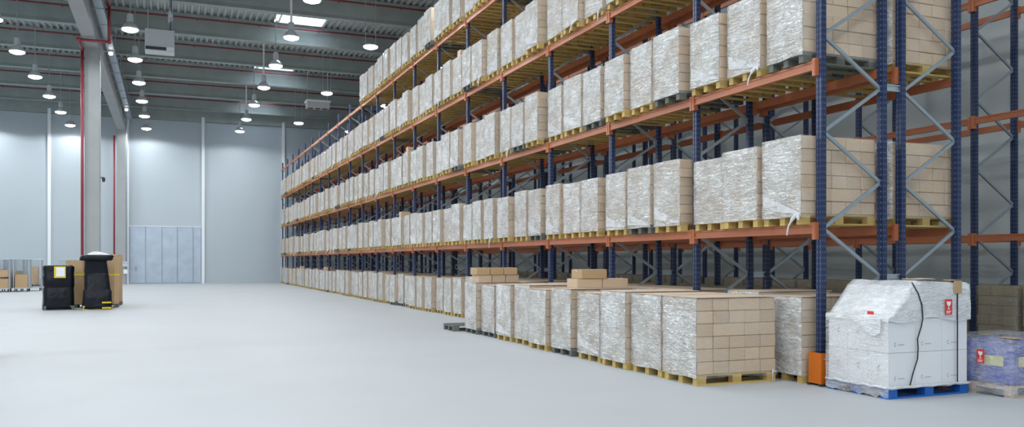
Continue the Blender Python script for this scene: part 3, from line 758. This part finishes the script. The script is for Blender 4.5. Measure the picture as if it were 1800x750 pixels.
for j in range(NYs + 1):
    y = -0.014 + (WW + 0.028) * j / NYs
    for x, z in P2:
        lift = 1 if z > ZT else 0.2
        w = 0.022 * mnoise.noise(Vector((x * 6, y * 6, z * 6))) * lift
        vs_.append((x + w * 0.3, y, z + w))
n = len(P2); fs = [(j * n + i, j * n + i + 1, (j + 1) * n + i + 1, (j + 1) * n + i) for j in range(NYs) for i in range(n - 1)]
# closed ends (front and back): strips down to the carton top
for j, yy, s_ in ((0, -0.016, 1), (NYs, WW + 0.016, -1)):
    k0 = len(vs_)
    for r in (1, 2, 3, 4, 5):
        for i, (x, z) in enumerate(P2):
            zz = vs_[j * n + i][2]; zb = ZT - 0.02 - 0.03 * math.sin(x * 7)
            t_ = r / 5
            vs_.append((x, yy - s_ * abs(0.012 * mnoise.noise(Vector((x * 8, 3, zz * 3 + r)))), zz + (min(zz, zb) - zz) * t_))
    for r in range(5):
        for i in range(n - 1):
            a = (j * n if r == 0 else k0 + (r - 1) * n) + i; c = k0 + r * n + i
            fs.append((a, c, c + 1, a + 1) if s_ > 0 else (a, a + 1, c + 1, c))
b.add(vs_, fs); obj('draped_film', b.mesh('draped_film', M['film_milk'], smooth=True), t)
# side film over lower cartons and pallet on the aisle side
b = MB(); NY_, NZ_ = 16, 16; vs_ = []
for i in range(NY_ + 1):
    for j in range(NZ_ + 1):
        y = -0.015 + (WW + 0.03) * i / NY_; zlo = 0.02 + 0.05 * mnoise.noise(Vector((i * .8, 2, 0)))
        z = zlo + (ZT - zlo) * j / NZ_
        vs_.append((-0.014 - abs(0.02 * mnoise.noise(Vector((y * 7, z * 9, 1)))), y, z))
b.add(vs_, [(i * (NZ_ + 1) + j, i * (NZ_ + 1) + j + 1, (i + 1) * (NZ_ + 1) + j + 1, (i + 1) * (NZ_ + 1) + j) for i in range(NY_) for j in range(NZ_)])
obj('stretch_film', b.mesh('stretch_film', M['film_side'] if 'film_side' in M else M['film_end'], smooth=True), t)
b = MB(); vs_ = []
for i in range(7):
    for j in range(5):
        y = 0.08 + 0.42 * i / 6; z1_ = ZT + 0.01; z0_ = ZT - 0.02 - 0.20 * (1 - abs(i - 1.5) / 5)
        vs_.append((-0.042 - 0.012 * mnoise.noise(Vector((i * .9, j * .8, 4))), y, z1_ + (z0_ - z1_) * j / 4))
b.add(vs_, [(i * 5 + j, i * 5 + j + 1, (i + 1) * 5 + j + 1, (i + 1) * 5 + j) for i in range(6) for j in range(4)])
obj('film_flap', b.mesh('film_flap', M['film_milk'], smooth=True), t)
# bunched film along the pallet foot
b = MB(); pts = []; rr = []
for k in range(26):
    s_ = k / 25; L_ = s_ * (WW + WD)
    q = (-0.03, WW - L_) if L_ < WW else (L_ - WW, -0.03)
    pts.append((q[0] + 0.015 * mnoise.noise(Vector((k * .9, 0, 0))), q[1], 0.135 + 0.02 * mnoise.noise(Vector((0, k * .8, 0))))); rr.append(0.016 + 0.012 * abs(mnoise.noise(Vector((k * 1.3, 5, 0)))))
obj('film_roll', b.tube(pts, rr, 7).mesh('film_roll', M['film_milk'], smooth=True), t)
def strap(pts, name='strap'):
    b = MB(); w = 0.009
    for a, c in zip(pts[:-1], pts[1:]):
        a, c = Vector(a), Vector(c); d = (c - a).normalized(); u = Vector((1, 0, 0)); nn = d.cross(u).normalized() * 0.002
        p_ = [q + u * s_ * w + nn * k for k in (-1, 1) for q in (a, c) for s_ in (-1, 1)]
        b.add(p_, [(0, 1, 3, 2), (4, 6, 7, 5), (0, 2, 6, 4), (1, 5, 7, 3), (0, 4, 5, 1), (2, 3, 7, 6)])
    return obj(name, b.mesh(name, M['blackp']), t)
wav = [(0.34, 0.94 + 0.43), (0.44, 1.24), (0.50, 1.10), (0.515, 0.94), (0.49, 0.84), (0.43, 0.70), (0.44, 0.58), (0.43, 0.46), (0.36, 0.30), (0.30, 0.12)]
strap([(x, -0.026, z) for x, z in wav]); 
strap([(0.34, -0.02, ZT + 0.46), (0.34, WW + 0.02, ZT + 0.46)])
strap([(1.08, -0.030, ZT + 0.445), (1.08, -0.030, 0.115)]); strap([(1.08, -0.03, ZT + 0.45), (1.08, WW + 0.02, ZT + 0.45)])
obj('corner_board', MB().box(1.02, 1.14, -0.042, -0.032, ZT + 0.29, ZT + 0.452).box(1.02, 1.14, -0.042, 0.12, ZT + 0.446, ZT + 0.456).mesh('corner_board', M['kraft']), t)
obj('corner_board', MB().box(0.45, 0.72, -0.02, 0.22, ZT + 0.462, ZT + 0.472).mesh('corner_board', M['kraft']), t)
fragile_label(t, 0.115, 0.185, (0.93, -0.032, ZT + 0.10 + 0.03), 'y')
obj('fragile_label', MB().box(-0.003, 0, -0.05, 0.05, -0.02, 0.02).mesh('fragile_label', M['redlab']), t, (0.03, 0.30, ZT + 0.06))
obj('paper_label', MB().box(0.5, 0.64, -0.05, 0.1, ZT + 0.473, ZT + 0.476).mesh('paper_label', M['paper']), t)

# ------------------------------------------------------------------ blue drums load
BX, BY, BD, BW = 9.20, 6.92, 1.20, 1.05
t = thing('blue_pallet_load', 'blue plastic containers under clear film on a pale pallet', 'pallet load', (BX, BY, 0))
pw = obj('pallet', None, t)
for x in (0, BD / 2 - .05, BD - .1): bx('stringer_board', M['sheet'], (x, x + .1, 0, BW, .09, .115), pw)
for x in (0, BD / 2 - .05, BD - .1):
    for y in (0, BW / 2 - .05, BW - .1): bx('block', M['sheet'], (x, x + .1, y, y + .1, 0.022, .09), pw)
for y in (0, BW / 2 - .05, BW - .1): bx('bottom_board', M['sheet'], (0, BD, y, y + .1, 0, 0.022), pw)
for i in range(5): bx('deck_board', M['sheet'], (0, BD, i * (BW - .12) / 4, i * (BW - .12) / 4 + .12, 0.115, 0.138), pw)
for i in range(2):
    for j in range(2):
        x0, y0 = 0.03 + i * 0.575, 0.03 + j * 0.5
        c = obj('blue_container', rounded(MB(), x0, x0 + 0.565, y0, y0 + 0.49, 0.14, 0.64, 0.07).mesh('blue_container', M['bluejug'], smooth=False), t)
        obj('label_band', MB().box(x0 - 0.006, x0 + 0.05, y0 + 0.10, y0 + 0.39, 0.36, 0.48).box(x0 + 0.12, x0 + 0.45, y0 - 0.006, y0 + 0.05, 0.36, 0.48).mesh('label_band', M['ylabel']), c)
        obj('cap', MB().lathe([(0.05, 0.0), (0.05, 0.03), (0.04, 0.035)], 12).mesh('cap', M['dark']), c, (x0 + .28, y0 + .25, 0.63))
b = MB(); rounded(b, -0.012, BD + 0.012, -0.012, BW + 0.012, 0.02, 0.70, 0.05, 5, 0, 1.0)
fo = obj('stretch_film', b.mesh('stretch_film', M['film_blue'] if 'film_blue' in M else M['film_end'], smooth=True), t)
fragile_label(t, 0.10, 0.165, (-0.016, 0.40, 0.46), 'x')
obj('kraft_strip', MB().box(0.03, 0.16, -0.02, 0.2, 0.702, 0.712).box(0.25, 0.33, 0.5, 0.62, 0.702, 0.708).mesh('kraft_strip', M['kraft']), t)

# ------------------------------------------------------------------ black wrapped pallets and kraft bins by the column
def wrapped(b, prof, w, d, seed):
    """lumpy wrapped column: profile of (z, scale, shift)"""
    n = 28; vs_ = []
    for z, s_, sh in prof:
        for k in range(n):
            u = k / n * 4; e = int(u); f_ = u - e
            P = [(-1, -1), (1, -1), (1, 1), (-1, 1)]; a, c = P[e], P[(e + 1) % 4]
            x, y = a[0] + (c[0] - a[0]) * f_, a[1] + (c[1] - a[1]) * f_
            q = 1 - 0.06 * (abs(x * y) ** 4); nz_ = 1 + 0.05 * mnoise.noise(Vector((x * 2 + seed, y * 2, z * 5)))
            vs_.append((x * w / 2 * s_ * q * nz_ + sh, y * d / 2 * s_ * q * nz_, z))
    m_ = len(prof); fs = [(i * n + k, i * n + (k + 1) % n, (i + 1) * n + (k + 1) % n, (i + 1) * n + k) for i in range(m_ - 1) for k in range(n)]
    fs += [tuple(range(n - 1, -1, -1)), tuple((m_ - 1) * n + k for k in range(n))]
    return b.add(vs_, fs)
# camera-facing direction used to turn the loads as in the photo
t = thing('black_wrapped_pallet', 'shorter black film-wrapped pallet with a white paper on its face', 'pallet load', (-3.42, 31.85, 0), 0.16)
add_pallet(t, 'dwood', False, 0.9, 0.9); t.children[0].location = (-0.45, 0, 0)
obj('wrapped_body', wrapped(MB(), [(0.03, 1.03, 0), (0.14, 1.02, 0), (0.3, 1.0, 0.01), (0.72, .98, 0), (0.76, .95, .02), (0.80, 1.0, 0), (1.10, 1.02, -.01), (1.14, .99, 0), (1.40, 1.02, 0), (1.47, 0.99, 0), (1.485, .9, 0)], 0.92, 0.9, 3).mesh('wrapped_body', M['black'], smooth=True), t)
o = obj('paper_note', MB().box(-0.15, 0.19, -0.49, -0.475, 1.07, 1.45).mesh('paper_note', M['yellow']), t); o['label'] = 'yellow-edged white delivery note'
obj('note_sheet', MB().box(-0.09, 0.16, -0.494, -0.49, 1.12, 1.41).mesh('note_sheet', M['paper']), o)
t = thing('black_wrapped_pallet', 'taller black film-wrapped pallet with a wide hat-like cover on top', 'pallet load', (-2.22, 31.5, 0), 0.12)
add_pallet(t, 'wood', False, 0.9, 0.86); t.children[0].location = (-0.45, 0, 0)
obj('wrapped_body', wrapped(MB(), [(0.04, 1.04, 0), (0.14, 1.03, 0), (0.35, .99, 0.0), (0.62, .96, 0), (0.66, .90, .0), (0.70, .88, 0), (1.15, .84, -.02), (1.2, .80, -.02), (1.25, .82, -.03), (1.6, .76, -.05), (1.70, .82, -.04)], 0.88, 0.88, 8).mesh('wrapped_body', M['black'], smooth=True), t)
o = obj('top_cover', wrapped(MB(), [(1.64, 1.02, -.04), (1.68, 1.12, -.03), (1.74, 1.10, -.02), (1.79, 1.12, 0), (1.83, 1.02, 0.01)], 0.9, 0.9, 15).mesh('top_cover', M['black'], smooth=True), t)
obj('clear_film_top', wrapped(MB(), [(1.83, .86, .02), (1.88, .6, .0), (1.93, .28, -.04), (1.95, .12, -.05)], 0.9, 0.9, 22).mesh('clear_film_top', M['film_milk'], smooth=True), o)
for z in (0.22, 0.04): obj('yellow_tape', MB().box(0.12, 0.40, -0.475, -0.45, z, z + 0.05).mesh('yellow_tape', M['yellow']), t)
def kraft_bin(x, y, w, d, h, lab, rz=0.0, strap_z=1.12, lid=True):
    t = thing('kraft_bin', lab, 'carton', (x, y, 0), rz)
    pl_ = MB()
    for sx_ in (-w / 2, -0.05, w / 2 - .1): pl_.box(sx_, sx_ + .1, -d / 2, d / 2, 0.0, 0.10)
    pl_.box(-w / 2, w / 2, -d / 2, d / 2, 0.10, 0.125)
    obj('pallet', pl_.mesh('pallet', M['dwood']), t)
    b = MB(); c = min(w, d) * 0.2
    b.prism([(-w / 2 + c, -d / 2), (w / 2 - c, -d / 2), (w / 2, -d / 2 + c), (w / 2, d / 2 - c), (w / 2 - c, d / 2), (-w / 2 + c, d / 2), (-w / 2, d / 2 - c), (-w / 2, -d / 2 + c)], 0.127, h)
    obj('bin_body', b.mesh('bin_body', M['kraft']), t)
    e = 0.006; w2, d2 = w / 2 + e, d / 2 + e
    if strap_z:
        b = MB(); b.prism([(-w2 + c, -d2), (w2 - c, -d2), (w2, -d2 + c), (w2, d2 - c), (w2 - c, d2), (-w2 + c, d2), (-w2, d2 - c), (-w2, -d2 + c)], strap_z, strap_z + 0.06)
        obj('yellow_strap', b.mesh('yellow_strap', M['yellow']), t)
    if lid:
        b = MB(); b.box(-w / 2 + .05, w / 2 - .05, -d / 2 + .02, 0, h, h + .02); b.box(-w / 2 + .08, w / 2 - .08, 0.02, d / 2 - .04, h, h + .03); obj('flap', b.mesh('flap', M['kraft']), t)
    return t
kraft_bin(-2.98, 33.2, 0.66, 0.9, 1.62, 'tall brown kraft bin with yellow strap between the two black pallets')
kraft_bin(-1.93, 32.95, 0.60, 0.9, 1.80, 'tall brown kraft bin with yellow strap behind the taller black pallet')
kraft_bin(-1.95, 34.6, 0.70, 0.8, 1.85, 'tall plain brown kraft bin without strap, behind the strapped bin and taller black pallet', 0, None)

# ------------------------------------------------------------------ wire roll cages and odds by the end wall
cg = {}
def cage_part(key, fn):
    if key not in cg: cg[key] = fn()
    return cg[key]
def cage(x, y, rz, lab, fill):
    t = thing('roll_cage', lab, 'cage', (x, y, 0), rz, 'wire roll cages near the end wall')
    w, d, h = 0.72, 0.82, 1.72
    obj('base', cage_part('b', lambda: MB().box(-w / 2, w / 2, -d / 2, d / 2, 0.16, 0.20).mesh('base', M['galv'])), t)
    def side():
        b = MB().tube([(0, -d / 2, 0.2), (0, -d / 2, h), (0, d / 2, h), (0, d / 2, 0.2)], 0.018, 6)
        for k in range(1, 8): b.tube([(0, -d / 2 + d * k / 8, 0.2), (0, -d / 2 + d * k / 8, h)], 0.012, 4)
        for k in range(1, 6): b.tube([(0, -d / 2, 0.2 + (h - .2) * k / 6), (0, d / 2, 0.2 + (h - .2) * k / 6)], 0.008, 4)
        return b.mesh('wire_side', M['galv'])
    for sx_ in (-w / 2, w / 2): obj('wire_side', cage_part('s', side), t, (sx_, 0, 0))
    def back():
        b = MB().tube([(-w / 2, 0, h), (w / 2, 0, h)], 0.018, 6)
        for k in range(1, 8): b.tube([(-w / 2 + w * k / 8, 0, 0.2), (-w / 2 + w * k / 8, 0, h)], 0.012, 4)
        for k in range(1, 5): b.tube([(-w / 2, 0, 0.2 + (h - .2) * k / 5), (w / 2, 0, 0.2 + (h - .2) * k / 5)], 0.008, 4)
        return b.mesh('wire_back', M['galv'])
    obj('wire_back', cage_part('k', back), t, (0, d / 2, 0))
    for sx_ in (-.3, .3):
        for sy_ in (-.34, .34):
            obj('wheel', cage_part('w', lambda: MB().tube([(-0.02, 0, 0.06), (0.02, 0, 0.06)], 0.06, 12).box(-0.03, 0.03, -0.02, 0.02, 0.09, 0.16).mesh('wheel', M['dark'])), t, (sx_, sy_, 0))
    for i, (z, hh) in enumerate(fill):
        tag(obj('caged_carton', MB().box(-.3, .3, -.34, .34, 0, hh).box(-.3, .3, -0.02, 0.02, hh, hh + .003).mesh('caged_carton', M['kraft']), None, (x, y, 0.2 + z), rz), '%s carton inside a wire roll cage near the end wall' % ('plain brown' if z == 0 else 'upper brown'), 'carton', 'cartons in wire cages')
CL = 'galvanised wire roll cage standing in a cluster near the end wall'
cage(-8.95, 51.6, 0.03, CL, [(0, .6)])
cage(-8.10, 51.3, -0.03, CL, [(0, .5), (.6, .35)])
cage(-7.25, 51.6, 0.02, CL, [(0, .7)])
cage(-8.60, 52.75, 0.0, CL, [(0, 1.0)])
cage(-7.72, 52.75, 0.02, CL, [(0, 0.9)])
cage(-6.85, 52.9, 0.02, CL, [])
cage(-5.45, 54.2, 0.1, 'wire roll cage behind the strapped kraft bin and shorter black pallet', [(0, .4)])
cage(-4.65, 54.6, 0.0, 'wire roll cage close behind the tall black pallet', [])
t = thing('white_board', 'white upright board leaning beside the wire cages', 'board', (-8.15, 60.5, 0)); obj('board', MB().box(-0.03, 0.03, -.5, .5, 0, 1.25).mesh('board', M['white']), t); obj('board_foot', MB().box(-.15, .15, -.5, -.44, 0, .06).box(-.15, .15, .44, .5, 0, .06).mesh('board_foot', M['dark']), t)
kraft_bin(-8.05, 62.4, 0.45, 0.7, 1.25, 'brown carton standing beside the white upright board', 0, None)
kraft_bin(-7.35, 61.5, 0.55, 0.8, 0.50, 'low brown carton on pallet between cages and black pallet', 0, None)
kraft_bin(-7.05, 63.2, 0.30, 0.6, 0.98, 'narrow brown carton standing behind the low carton', 0, None)
